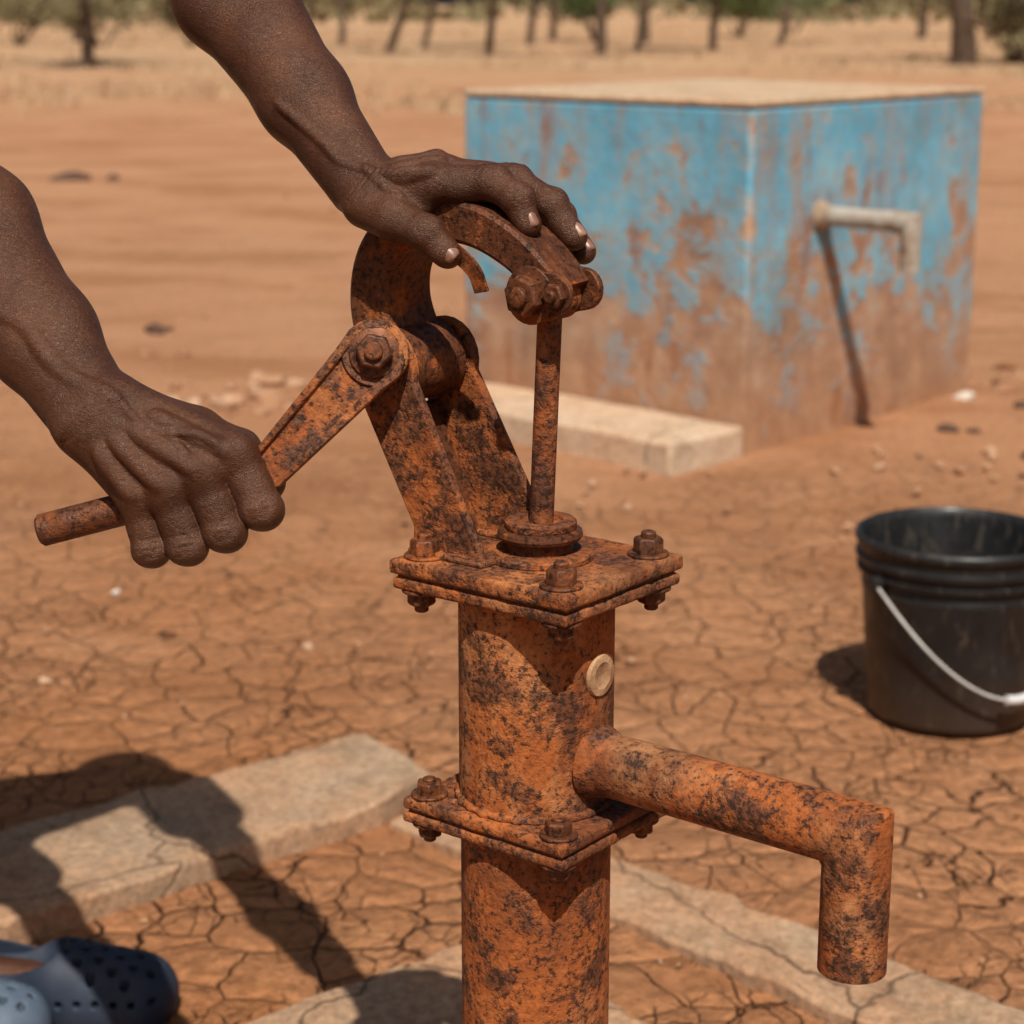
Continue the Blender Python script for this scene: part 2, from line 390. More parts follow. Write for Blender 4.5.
hp=smoothpath([(-.105,-.006,.885),(-.122,-.006,.905),(-.133,-.006,.935),(-.130,-.006,.965),(-.114,-.006,.987),(-.085,-.004,1.001),(-.045,-.003,1.000),(-.012,-.002,.987),(.012,-.001,.969),(.026,0,.955)],6)
sw,st=.0185,.0125
sec=[(-sw,-st*.8),(-sw*.9,-st),(sw*.9,-st),(sw,-st*.8),(sw,st*.8),(sw*.9,st),(-sw*.9,st),(-sw,st*.8)]
sweep("lever_horn",hp,sec,RUSTD,pump,(0,1,0),scale=lambda t:1.62-.68*t)
rod("horn_hub",(-.110,-.037,.893),(-.110,.021,.893),.028,RUSTD,pump)
for s,nm in ((-1,"front"),(1,"back")):
    pts=[]
    for i in range(10): 
        t=math.radians(100+160*i/9); pts.append((.010+.018*math.cos(t),.955+.018*math.sin(t)))
    for i in range(10):
        t=math.radians(-80+160*i/9); pts.append((.028+.015*math.cos(t),.957+.015*math.sin(t)))
    y=s*.0175; prism("clevis_cheek_"+nm,pts,y-.003,y+.003,RUSTD,pump,.001)
rod("rod_eye",(.012,-.0135,.953),(.012,.0135,.953),.0175,RUST,pump)
hexbolt("clevis_bolt",(.010,-.0205,.955),(0,-1,0),.0150,.011,RUSTB,pump,shaft=.005,rot=.3)
hexbolt("clevis_nut",(.010,.0205,.955),(0,1,0),.013,.009,RUSTB,pump)
hexbolt("horn_bolt",(.034,-.0205,.957),(0,-1,0),.0092,.006,RUSTB,pump,shaft=.004,rot=.1)
hk=smoothpath([(-.085,-.030,.995),(-.062,-.034,.988),(-.045,-.036,.982),(-.030,-.034,.970),(-.026,-.030,.955)],6)
sweep("spring_clip",hk,[(-.0012,-.006),(.0012,-.006),(.0012,.006),(-.0012,.006)],RUSTB,pump,(0,1,0))
P0=W(-136,158,12);P1=W(-246,40,5);P2=W(-474,-19,-4)
ax=(P1-P0).normalized(); fr=(-Fv); upn=ax.cross(fr).normalized()
def bar():
    V=[];F=[]
    secs=[(P0-ax*.016,.012),(P0-ax*.009,.021),(P0,.0245),(P0+ax*.018,.022),(P1,.0150),(P1+ax*.012,.010)]
    prof=[(-1,-.006),(1,-.006),(1,.006),(.72,.0062),(.66,.002),(-.66,.002),(-.72,.0062),(-1,.006)]
    for p,h in secs:
        for a,b in prof: V.append(p+upn*(a*h)+fr*b)
    m=8
    for i in range(len(secs)-1):
        for j in range(m): F.append((i*m+j,i*m+(j+1)%m,(i+1)*m+(j+1)%m,(i+1)*m+j))
    F.append(tuple(range(m)));F.append(tuple(range(len(V)-1,len(V)-m-1,-1)))
    mkobj("handle_bar",fixn(from_lists("handle_bar",V,F)),RUST,pump,world=True,smooth=True,bevel=.001,auto=30)
bar()
lathe("handle_boss",[(.0,0),(.024,0),(.0245,.002),(.0245,.010),(.0235,.0115),(0,.0115)],P0-fr*.008,fr,RUST,pump,40,world=True,cap=False)
hexbolt("handle_bolt",P0+fr*.0035,fr,.0135,.010,RUSTB,pump,world=True,shaft=.005,rot=.2)
rod("handle_grip",P1-(P2-P1).normalized()*.002,P2,.0118,RUSTD,pump,world=True,bev=.002)

# ================================================================== MAN
man=empty("man",(-.87,2.07,0))
def q(x,y,c): return np.array((x-512.,512.-y,c))
def armmesh(name,S):
    V,Q=S.mesh(); V=Wnp(V)
    me=fromnp(name,V,Q); return mkobj(name,me,SKIN,man,world=True,smooth=True)
def nail(name,tip,base,nrm,r,L,Wd):
    tip=Vector(W(*tip));base=Vector(W(*base)); n=(Rv*nrm[0]+Uv*nrm[1]-Fv*nrm[2]).normalized()
    d=(tip-base).normalized(); n=(n-d*n.dot(d)).normalized(); s=d.cross(n)
    V=[];F=[];nu,nv=12,16
    c=tip+d*(r*U*.15)
    for i in range(nu+1):
        for j in range(nv+1):
            a=(i/nu-.5)*2; b=(j/nv-.5)*2
            wdt=Wd*U*(1-.25*max(0,-a)**3)*math.sqrt(max(0,1-abs(a)**5)*.98+.02); th=b*.95
            V.append(c+d*(a*L*U*.5)+s*(math.sin(th)*wdt*.62)+n*(r*U*(math.cos(th*.9))+.0002-.0009*max(0,abs(a))**4))
    for i in range(nu):
        for j in range(nv):
            p=i*(nv+1)+j; F.append((p,p+1,p+nv+2,p+nv+1))
    o=mkobj(name,from_lists(name,V,F),NAIL,man,world=True,smooth=True)
    so_=o.modifiers.new('t','SOLIDIFY'); so_.thickness=.0008; so_.offset=0
def ridge(S,pts,dirv,r,k,off=0.):
    """low raised cord (vein or tendon) lying just under the skin"""
    P=[S.project(p,dirv,0)for p in pts]; dv=np.array(dirv,float)/np.linalg.norm(dirv); P=[p-dv*(r*.95+off) for p in P]
    sm=smoothpath([Vector(p) for p in P],5)
    for i in range(len(sm)-1): S.cone(sm[i][:],sm[i+1][:],r,r,k)
def crease(S,a,b,dirv,r=1.1,k=2.0):
    n=6; a=np.array(a,float);b=np.array(b,float); P=[S.project(a+(b-a)*i/n,dirv,0) for i in range(n+1)]; dv=np.array(dirv,float)/np.linalg.norm(dirv)
    P=[p+dv*(r*.15) for p in P]
    for i in range(n): S.cone(P[i],P[i+1],r,r,k,'s')
# ---- right hand gripping the handle
eR=np.array((-649.,390.,-153.))
wR=q(98,418,10)
S=SDF((-720,-75,-235),(-215,440,85),1.5,60)
perp=np.array((.82,.57,0.))
def P_(t): return wR+(eR-wR)*t
S.cone(P_(0)+perp*13,P_(.28)+perp*15,31,39,24); S.cone(P_(0)-perp*13,P_(.28)-perp*13,31,38,24)
S.cone(P_(.28)+perp*15,P_(.68)+perp*20,39,51,30); S.cone(P_(.28)-perp*13,P_(.68)-perp*16,38,49,30)
S.cone(P_(.68)+perp*20,P_(1.0)+perp*6,51,44,30); S.cone(P_(.68)-perp*16,P_(1.0),49,46,30)
S.cone(P_(.1)+np.array((0,0,12)),P_(.5)+np.array((0,0,18)),22,32,30)
S.cone(P_(1.0),np.array((-700,430,-170)),46,46,20)
S.ell(q(76,424,30),(15,15,13),18)
mc=[(q(120,403,18),q(240,456,35),26,21.5),(q(110,412,24),q(207,474,42),26,22),(q(100,420,24),q(173,490,38),25,21),(q(90,430,18),q(143,500,27),24,18.5)]
for a,b,ra,rb in mc: S.cone(a,b,ra,rb,18)
S.cone(q(100,425,5),q(215,470,10),26,20,16)
S.cone(q(92,432,0),q(135,492,5),28,20,14)
S.cone(q(115,410,0),q(195,432,-8),29,26,16)
for a,b,ra,rb in mc[:]:
    S.ell(b+np.array((1,3,6)),(rb*.82,rb*.82,rb*.93),10)
fR=[([q(240,456,34),q(266,509,34),q(263,513,-8),q(246,480,-28)],[21,20.5,17,14]),
    ([q(207,475,40),q(230,531,33),q(228,530,-10),q(216,496,-28)],[21.5,20,17,14]),
    ([q(173,490,37),q(192,545,28),q(192,540,-10),q(184,510,-26)],[20.5,19,16,13.5]),
    ([q(143,500,27),q(155,549,19),q(158,543,-12),q(154,518,-24)],[18.5,17,14.5,12.5])]
for P,R in fR:
    S.finger(P,R,6,.7,extra=[(P[1]+np.array((-4,-1,5)),P[1]+np.array((4,-2,4)),R[1]*.88,R[1]*.88,6),(P[0]*.5+P[1]*.5+np.array((0,0,-3)),P[0]*.4+P[1]*.6+np.array((0,0,-3)),R[1]*1.0,R[1]*1.0,7)])
S.finger([q(195,432,-8),q(236,448,-34),q(262,482,-48),q(250,510,-50)],[23,20,17,14],6,2)
S.merge(9)
for a,b,ra,rb in mc[:]:
    ridge(S,[a+(b-a)*t+np.array((0,0,20)) for t in (.35,.5,.7,.95)],(.1,.35,1),2.4,12,.7)
ridge(S,[q(126,400,50),q(150,428,50),q(176,440,50),q(196,462,50)],(.1,.4,1),1.9,6)
ridge(S,[q(176,440,50),q(205,440,50),q(224,452,50)],(.1,.5,1),1.7,6)
ridge(S,[q(-20,262,60),q(2,300,60),q(38,322,60),q(58,352,60),q(84,378,60),q(126,400,60)],(.2,.1,1),2.4,12,1.2)
for P,R in fR:
    for s_ in (-13,-10,-7,-4,0,4):
        c=P[1]+np.array((0,s_+4,10)); w_=R[1]*(.70-.022*abs(s_)); crease(S,c+np.array((-w_,-1,0)),c+np.array((w_,2.5,0)),(0,-.15 if s_<0 else .1,1),.9,1.7)
for i in range(6): crease(S,q(62+i*8,452-i*4,40),q(110+i*8,394-i*2,40),(.1,.1,1),.85,2.2)
armmesh("right_forearm_and_hand",S)
# ---- left hand on the horn
eL=np.array((-362.,646.,-180.)); wL=q(362,182,-8)
S=SDF((-430,195,-240),(115,700,110),1.5,60)
perp=np.array((.81,.59,0.))
def P_(t): return wL+(eL-wL)*t
S.cone(P_(0)+perp*9,P_(.3)+perp*10,26,34,24); S.cone(P_(0)-perp*9,P_(.3)-perp*10,26,33,24)
S.cone(P_(.3)+perp*10,P_(.7)+perp*18,34,46,28); S.cone(P_(.3)-perp*10,P_(.7)-perp*15,33,44,28)
S.cone(P_(.7)+perp*18,P_(1)+perp*4,46,42,28); S.cone(P_(.7)-perp*15,P_(1),44,42,28)
S.cone(P_(.05)+np.array((0,0,8)),P_(.5)+np.array((0,0,16)),18,26,24)
mcL=[(q(380,194,18),q(434,189,30),22,19),(q(382,187,4),q(442,177,6),22,20),(q(380,183,-12),q(440,175,-20),20,18),(q(374,185,-26),q(430,183,-42),18,15)]
for a,b,ra,rb in mcL: S.cone(a,b,ra,rb,12)
S.cone(wL,q(402,196,-5),27,23,14)
S.cone(q(366,206,12),q(394,224,36),23,20,12)
S.cone(q(395,205,12),q(422,208,24),19,15,14)
for a,b,ra,rb in mcL[:3]: S.ell(b+np.array((0,3,4)),(rb*.88,rb*.84,rb*.88),8)
fL=[([q(434,189,30),q(493,191,49),q(517,209,63),q(528,233,65)],[19,17,15,12.4]),
    ([q(442,177,6),q(513,185,18),q(550,210,36),q(573,242,41)],[19.5,17,15,12.6]),
    ([q(440,175,-20),q(515,188,-12),q(559,217,6),q(583,253,15)],[18,16,14,12]),
    ([q(430,183,-42),q(480,187,-44),q(510,207,-34),q(526,233,-28)],[15,13.5,12,10])]
for P,R in fL:
    ex=[]
    for j in (1,2): ex.append((P[j]+np.array((-2,1.5,1)),P[j]+np.array((3,1.5,1)),R[j]*1.0,R[j]*1.0,6))
    m_=(P[2]+P[3])/2; ex.append((P[3]-np.array((0,1.5,0)),m_-np.array((2,2,2)),R[3]*.95,R[3]*.95,4))
    m1=(P[0]+P[1])/2; ex.append((m1-np.array((8,2,0)),m1+np.array((8,-2,0)),(R[0]+R[1])/2*.98,(R[0]+R[1])/2*.96,6))
    S.finger(P,R,5,.7,extra=ex)
S.finger([q(370,207,14),q(395,223,38),q(428,241,55),q(450,262,57)],[22,20,16.5,13.8],6,1,extra=[(q(426,239,56),q(430,240,56),17,17,6),(q(446,259,59),q(440,252,56),14.2,14.2,4)])
S.merge(8)
for a,b,ra,rb in mcL[:3]: ridge(S,[a+(b-a)*t+np.array((0,0,10)) for t in (.25,.5,.75,1.)],(0,.75,.75),2.2,9,0.)
ridge(S,[q(285,70,40),q(310,100,40),q(330,128,40),q(345,150,40),q(368,172,30),q(392,186,30),q(414,186,30)],(.15,.5,1),1.9,7,.8)
ridge(S,[q(368,172,30),q(384,196,30),q(402,208,34)],(.1,.4,1),1.7,6)
for P,R in fL[:3]:
    for j,w_ in ((1,12),(2,9)):
        d=(P[j+1]-P[j-1]); d/=np.linalg.norm(d); nrm=np.array((.25,.75,.7)); nrm-=d*(nrm@d); nrm/=np.linalg.norm(nrm); sd=np.cross(d,nrm)
        for s_ in (-8,-4.5,-1.5,1.5,4.5): crease(S,P[j]+d*s_-sd*w_,P[j]+d*s_+sd*w_,nrm,.95,1.7)
d=q(449,262,56)-q(396,223,38); d/=np.linalg.norm(d); nrm=np.array((0,.3,1.)); nrm-=d*(nrm@d); nrm/=np.linalg.norm(nrm); sd=np.cross(d,nrm)
for s_ in (-8,-4.5,-1.5,1.5,4.5): crease(S,q(428,241,55)+d*s_-sd*12,q(428,241,55)+d*s_+sd*12,nrm,.95,1.7)
for i in range(5): crease(S,q(344+i*7,212-i*2,30),q(378+i*6,166+i*3,20),(.1,.4,1),.85,2.)
armmesh("left_forearm_and_hand",S)
nail("index_nail",q(527,231,65.4),q(517,209,63),(.45,.15,.85),12.4,16,13)
nail("middle_nail",q(572,240,41.5),q(550,210,36),(.6,.35,.7),12.6,16,13)
nail("ring_nail",q(582,251,15.4),q(559,217,6),(.6,.35,.7),12,14,12)
nail("thumb_nail",q(449,261,58),q(428,241,55),(-.1,.25,.95),14,19,16)
# ---- body (mostly outside the view; it stands left of the pump and casts the shadow)
SHIRT=plain("shirt_cloth",(.10,.11,.13),(.16,.17,.2),20,.9); TROU=plain("trouser_cloth",(.05,.05,.06),(.08,.08,.09),20,.9)
el_R=np.array(W(*eR)); el_L=np.array(W(*eL))
shR=np.array((-.68,1.70,1.27)); shL=np.array((-.44,1.88,1.34))
fw=np.array((.62,-.78,0)); rt=np.array((-.78,-.62,0)); up=np.array((0,0,1.))
S=SDF((-1.15,1.3,0.0),(-.05,2.4,1.75),.009,.3)
S.cone(shR,el_R,.048,.036,.02); S.cone(shL,el_L,.048,.034,.02)
hd=np.array((-.47,1.73,1.56))
S.cone((-.57,1.82,1.38),hd-up*.05,.058,.052,.04)
S.ell(hd+up*.02-fw*.012,(.078,.082,.105),.03); S.cone(hd+fw*.035-up*.05,hd+fw*.06-up*.075,.05,.035,.03)
S.cone(hd+fw*.075+up*.02,hd+fw*.098-up*.018,.010,.017,.012)
for s_ in (-1,1):
    S.ell(hd+rt*.08*s_-up*.005,(.016,.016,.03),.01); S.cone(hd+fw*.068+rt*.03*s_+up*.005,hd+fw*.07+rt*.031*s_+up*.005,.014,.014,.004,'s')
S.cone(hd+fw*.088-up*.048-rt*.02,hd+fw*.088-up*.048+rt*.02,.009,.009,.008)
aL=np.array((-.655,2.125,.09)); aR=np.array((-.79,2.045,.09))
knL=np.array((-.80,2.06,.48)); knR=np.array((-.90,2.0,.48))
for a,k_ in ((aL,knL),(aR,knR)): S.cone(k_,k_+(a-k_)*.35+np.array((-.02,0,0)),.055,.056,.03); S.cone(k_+(a-k_)*.35+np.array((-.02,0,0)),a,.054,.034,.03); S.cone(a,a+np.array((.0,0,-.05)),.036,.034,.02); S.cone(a-up*.04,a+np.array((.16,0,-.06)),.03,.024,.02)
V,Q=S.mesh(); mkobj("body_skin",fromnp("body_skin",V,Q),SKIN,man,world=True,smooth=True)
S=SDF((-1.2,1.45,.75),(-.2,2.4,1.55),.009,.3)
chest=np.array((-.60,1.82,1.30)); waist=np.array((-.80,1.96,1.03)); hip=np.array((-.87,2.07,.88))
for s_ in (-1,1):
    S.cone(chest+rt*.07*s_,waist+rt*.055*s_,.108,.10,.06); S.cone(waist+rt*.055*s_,hip+rt*.07*s_,.10,.115,.06)
S.cone(shR,chest,.066,.1,.04); S.cone(shL,chest+up*.02,.062,.09,.04)
S.cone(shR,shR+(el_R-shR)*.5,.068,.066,.03); S.cone(shL,shL+(el_L-shL)*.5,.066,.064,.03)
S.cone((-.57,1.82,1.37),chest,.07,.1,.05)
V,Q=S.mesh(); mkobj("shirt",fromnp("shirt",V,Q),SHIRT,man,world=True,smooth=True)
S=SDF((-1.2,1.75,.35),(-.5,2.35,1.1),.009,.3)
for s_,kn in ((-1,knL),(1,knR)): S.cone(hip+rt*.075*s_,kn-up*.03,.112,.078,.04)
S.cone(hip-rt*.07,hip+rt*.07,.118,.118,.04)
V,Q=S.mesh(); mkobj("shorts",fromnp("shorts",V,Q),TROU,man,world=True,smooth=True)
S=SDF(hd-.14,hd+.16,.006,.2); S.ell(hd+up*.035-fw*.022,(.083,.087,.1),.01); S.ell(hd+fw*.09-up*.02,(.09,.09,.1),.01,'s')
V,Q=S.mesh(); mkobj("hair",fromnp("hair",V,Q),plain("black_hair",(.01,.009,.008),(.02,.018,.016),300,.8),man,world=True,smooth=True)
for s_ in (-1,1):
    lathe("eye",[(.0005,0),(.007,.003),(.0105,.009),(.007,.016),(.0005,.019)],hd+fw*.058+rt*.03*s_+up*.005,fw,plain("eye_white",(.5,.47,.42),(.6,.57,.5),50,.3),man,16,True)
# ---- clogs
def clog(name,heel,yaw,mat):
    S=SDF((-.02,-.075,-.006),(.31,.075,.12),.0022,.1)
    S.cone((.045,0,.036),(.14,0,.036),.036,.040,.02); S.cone((.14,.002,.034),(.225,.006,.027),.043,.046,.03); S.cone((.13,0,.050),(.19,.003,.040),.038,.032,.03)
    S.cone((.045,-.012,.02),(.22,-.008,.018),.038,.046,.01);S.cone((.045,.012,.02),(.22,.012,.018),.038,.046,.01)
    sl,X,Y,Z=S.sub((-.02,-.075,-.006),(.31,.075,.12)); S.F[sl]=np.maximum(S.F[sl],(.002-Z)+0*X+0*Y)
    S.cone((.035,0,.085),(.105,0,.088),.036,.038,.004,'s')
    for i,(x,n,z) in enumerate([(.150,3,.086),(.170,4,.0815),(.190,5,.0745),(.210,4,.067),(.230,5,.06),(.25,3,.05)]):
        for j in range(n):
            y=(j-(n-1)/2)*.0195+.004; S.cone((x-abs(y)*.3,y,z+.01),(x-abs(y)*.3,y,z-.034),.0050,.0050,.001,'s')
    for sgn in (-1,1):
        for i in range(6):
            x=.145+i*.021; S.cone((x,sgn*.068,.036),(x,sgn*.03,.036),.0040,.0040,.001,'s')
    V,Q=S.mesh()
    c,s_=math.cos(yaw),math.sin(yaw); Rm=np.array(((c,-s_,0),(s_,c,0),(0,0,1)))
    V=V@Rm.T+np.array(heel); mkobj(name,fromnp(name,V,Q),mat,man,world=True,smooth=True)
    pts=[]
    for i in range(21):
        t=math.radians(75+210*i/20); p=np.array((.075+.085*math.cos(t)*1.0,.045*math.sin(t),.055+.02*(-math.cos(t)))) ; pts.append(Vector(Rm@p+np.array(heel)))
    sweep(name+"_heel_strap",pts,[(-.009,-.0018),(.009,-.0018),(.009,.0018),(-.009,.0018)],mat,man,(0,0,1),world=True,bevel=.001)
clog("clog_left",(-.663,2.135,0),-.06,plain("clog_foam_shaded",(.014,.020,.036),(.026,.036,.058),25,.6,.0006,.3))  # same foam as the right clog, shade painted in as a darker tone
clog("clog_right",(-.795,2.055,0),-.05,plain("clog_foam_lit",(.06,.085,.125),(.10,.13,.175),25,.6,.0006,.3))  # same foam again, sunlit look painted in as a lighter tone

# ================================================================== GROUND
def ground():
    ys=np.concatenate([np.arange(-3,1,.25),np.arange(1,9,.05),9+np.cumsum(.05*1.09**np.arange(1,100))]); ys=ys[ys<1500]; ys=np.append(ys,1500)
    xs1=np.concatenate([np.arange(0,4,.06),4+np.cumsum(.06*1.12**np.arange(1,85))]); xs1=xs1[xs1<1200]; xs=np.concatenate([-xs1[::-1],xs1[1:]])
    X,Y=np.meshgrid(xs,ys,indexing='ij')
    Z=.005*np.sin(X*2.1+.7*Y)+.004*np.sin(Y*2.7-X*1.3)+.0025*np.sin(X*6.1+Y*4.3)+.002*np.sin(Y*9.1-X*7)
    far=np.clip((Y-7)/30,0,1); Z=Z+far*(.05*np.sin(X*.31+Y*.22)+.04*np.sin(Y*.45-X*.2)) ; Z-= .006
    V=np.stack([X,Y,Z],-1).reshape(-1,3); nx,ny=X.shape
    i=np.arange(nx-1)[:,None]*ny+np.arange(ny-1)[None]; i=i.ravel(); Q=np.stack([i,i+ny,i+ny+1,i+1],1)
    k=M("dry_red_soil",.95,.1)
    co=k.co; x,y,z=k.xyz()
    n1=k.noise(1.6,5,.62)
    base=k.ramp(n1,[(.28,(.31,.120,.046)),(.5,(.41,.172,.070)),(.72,(.50,.240,.115))])
    big=k.ramp(k.noise(.45,5,.65,vec=k.vmul(co,(1,.6,1))),[(.40,0.),(.60,1.)])
    base=k.mix(k.math('MULTIPLY',big,.45),base,(.56,.305,.172))
    gn=k.noise(45,5,.75)
    base=k.mix(.65,base,k.ramp(gn,[(.3,.12),(.7,.86)]),'OVERLAY')
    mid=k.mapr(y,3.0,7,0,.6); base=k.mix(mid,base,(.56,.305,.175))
    dk=k.ramp(k.noise(1.1,5,.72,vec=k.vmul(co,(.6,1.3,1))),[(.48,0.),(.60,1.)]); base=k.mix(k.math('MULTIPLY',dk,.6),base,(.34,.145,.064))
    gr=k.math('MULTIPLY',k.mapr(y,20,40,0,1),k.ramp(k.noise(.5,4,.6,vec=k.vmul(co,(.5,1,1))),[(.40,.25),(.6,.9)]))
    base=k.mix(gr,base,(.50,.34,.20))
    warp=k.vadd(co,k.noisec(6,detail=4),.10)
    v1=k.vor(9.5,'DISTANCE_TO_EDGE',vec=warp); v2=k.vor(22,'DISTANCE_TO_EDGE',vec=warp)
    wid=k.mapr(n1,.32,.7,.004,.034)
    wid=k.math('MULTIPLY',wid,k.mapr(gn,.35,.65,.4,1.6))
    c1=k.math('SUBTRACT',1.,k.math('DIVIDE',v1,k.math('MAXIMUM',wid,.002)),True)
    c2=k.math('MULTIPLY',k.math('SUBTRACT',1.,k.math('DIVIDE',v2,.028),True),k.ramp(k.noise(4,2),[(.48,0.),(.58,.7)]))
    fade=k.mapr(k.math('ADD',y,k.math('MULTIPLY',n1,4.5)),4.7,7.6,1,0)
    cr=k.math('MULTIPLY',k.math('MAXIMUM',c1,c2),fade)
    crs=k.ramp(cr,[(0,0.),(.5,1.)])
    base=k.mix(k.math('MULTIPLY',crs,.8),base,(.11,.042,.019))
    grit=k.ramp(k.vor(75),[(.08,1.),(.14,0.)]); base=k.mix(k.math('MULTIPLY',grit,.3),base,(.20,.10,.055))
    h=k.math('ADD',k.math('MULTIPLY',gn,1.0),k.math('MULTIPLY',k.mapr(v1,0,.3,-.7,0),fade))
    h=k.math('SUBTRACT',h,k.math('MULTIPLY',cr,1.5))
    n=k.bump(h,.019,1.)
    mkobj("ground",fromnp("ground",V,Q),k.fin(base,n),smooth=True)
ground()
# ================================================================== CONCRETE
def concrete(name,c0,c1,dust=(.52,.30,.17),d=.5,cs=1.9,bd=.006,stn=.5):
    k=M(name,.92,.15)
    c=k.ramp(k.noise(7,5,.68),[(.3,c0),(.7,c1)]); c=k.mix(k.math('MULTIPLY',k.ramp(k.noise(2.8,5,.7),[(.38,0.),(.60,1.)]),d),c,dust)
    f=k.noise(85,4,.75); c=k.mix(.55,c,k.ramp(f,[(.3,.14),(.7,.84)]),'OVERLAY')
    st=k.ramp(k.noise(11,5,.75),[(.52,0.),(.64,1.)]); c=k.mix(k.math('MULTIPLY',st,stn),c,(.16,.09,.052))
    v=k.vor(cs,'DISTANCE_TO_EDGE',vec=k.vadd(k.co,k.noisec(6,detail=4),.14)); cr=k.ramp(v,[(0,1.),(.006,0.)]); c=k.mix(k.math('MULTIPLY',cr,.7),c,(.09,.05,.03))
    h=k.math('SUBTRACT',k.math('ADD',k.noise(25,5,.72),k.math('MULTIPLY',f,.4)),cr); return k.fin(c,k.bump(h,bd,.85))
CONC=concrete("weathered_concrete",(.26,.17,.105),(.42,.29,.19),(.44,.235,.125),.8,bd=.0042,stn=.45)
def slab(name,poly,z0,z1,mat,parent=None,jag=.004,seed=1,sub=.05,bev=.006):
    r=random.Random(seed); P=[]
    n=len(poly)
    for i in range(n):
        a=Vector(poly[i]);b=Vector(poly[(i+1)%n]); m=max(1,int((b-a).length/sub))
        for j in range(m):
            p=a.lerp(b,j/m); jj=jag*(2.6 if r.random()<.12 else 1); P.append((p.x+r.uniform(-jj,jj),p.y+r.uniform(-jj,jj)))
    m=len(P); V=[(x,y,z0) for x,y in P]+[(x,y,z1+r.uniform(-.003,.002)) for x,y in P]
    F=[tuple(range(m-1,-1,-1)),tuple(range(m,2*m))]+[(i,(i+1)%m,(i+1)%m+m,i+m) for i in range(m)]
    return mkobj(name,from_lists(name,V,F),mat,parent,smooth=True,bevel=bev,auto=40)
kerb=empty("concrete_apron",(0,0,0))
slab("kerb_wide",[(-.235,2.96),(-.90,2.42),(-.70,2.225),(-.19,2.67),(-.12,2.79)],-.05,.040,CONC,kerb,seed=2,sub=.03)
slab("kerb_narrow",[(-.108,2.785),(-.178,2.665),(.59,1.91),(1.1,1.43),(1.19,1.52),(.69,2.02)],-.05,.014,CONC,kerb,seed=3,sub=.03)
slab("plinth",[(-.04,2.27),(-.36,2.00),(-.62,1.75),(-.62,.9),(.5,.8),(.62,1.5),(.08,2.14)],-.05,.030,CONC,kerb,seed=5,sub=.03)

# ================================================================== TANK
tank=empty("water_tank",(0,0,0))
Ta=Vector((.611,5.15,0)); Tb=Vector((-.14,5.85,0)); Td=Vector((1.40,6.02,0)); Tc=Tb+Td-Ta; ZT=.895
def tankmat():
    k=M("peeling_blue_paint",.75,.2)
    x,y,z=k.xyz()
    blue=k.ramp(k.noise(4,5,.65),[(.3,(.10,.30,.42)),(.55,(.15,.39,.53)),(.75,(.28,.48,.55))])
    hgt=k.mapr(z,.12,.8,.15,-.04)
    pn=k.noise(5.5,5,.78,dist=.2)
    edge=k.mapr(k.vdist(k.vmul(k.co,(1,1,0)),(Ta.x,Ta.y,0)),0,.10,.09,0)
    f=k.math('ADD',k.math('ADD',pn,hgt),edge)
    pl=k.ramp(k.noise(9,5,.65),[(.3,(.25,.105,.05)),(.5,(.40,.20,.105)),(.7,(.52,.34,.215))])
    halo=k.ramp(f,[(.46,0.),(.60,1.)]); c=k.mix(k.math('MULTIPLY',halo,.5),blue,(.42,.35,.26))
    peel=k.ramp(f,[(.55,0.),(.61,1.)]); c=k.mix(k.math('MULTIPLY',peel,.88),c,pl)
    g=k.ramp(k.noise(2.1,5,.7),[(.53,0.),(.70,1.)]); c=k.mix(k.math('MULTIPLY',g,.6),c,(.13,.13,.11))
    st=k.ramp(k.noise(15,5,.65,vec=k.vmul(k.co,(1,1,.12))),[(.50,0.),(.66,1.)]); c=k.mix(k.math('MULTIPLY',st,.55),c,(.38,.21,.12))
    low=k.mapr(k.math('ADD',z,k.math('MULTIPLY',pn,.45)),.22,.52,.85,0); c=k.mix(low,c,k.ramp(k.noise(12,5,.7,vec=k.vmul(k.co,(1,1,.3))),[(.35,(.30,.125,.055)),(.65,(.46,.26,.145))]))
    sp=k.ramp(k.noise(38,5,.7),[(.56,0.),(.64,1.)]); c=k.mix(k.math('MULTIPLY',sp,.6),c,(.38,.23,.14))
    rs=k.ramp(k.noise(7,5,.7,vec=k.vmul(k.co,(1,1,.35))),[(.59,0.),(.67,1.)]); c=k.mix(k.math('MULTIPLY',rs,.7),c,(.26,.095,.04))
    return k.fin(c,k.bump(k.math('ADD',k.noise(18,4,.7),k.math('MULTIPLY',peel,-.4)),.006,.7))
TM=tankmat()
v=[tuple(p+Vector((0,0,zz))) for zz in (-.05,ZT) for p in (Ta,Td,Tc,Tb)]
f=[(3,2,1,0),(4,5,6,7)]+[(i,(i+1)%4,(i+1)%4+4,i+4) for i in range(4)]
mkobj("walls",from_lists("walls",v,f),TM,tank,smooth=True,bevel=.012,auto=35)
cen=(Ta+Tc)/2
v=[tuple(cen+(p-cen)*1.006+Vector((0,0,zz))) for zz in (ZT+.001,ZT+.018) for p in (Ta,Td,Tc,Tb)]
mkobj("lid",from_lists("lid",v,f),concrete("dusty_plaster",(.44,.31,.20),(.60,.45,.31),(.57,.36,.22),.6,stn=.3),tank,smooth=True,bevel=.005,auto=35)
dAB=(Tb-Ta).normalized(); nL=Vector((-dAB.y,dAB.x,0)); nL=nL if nL.y<0 else -nL
s0=Ta+nL*.002
STEP=concrete("pale_concrete_step",(.48,.34,.23),(.62,.47,.34),(.56,.34,.20),.5,stn=.3)
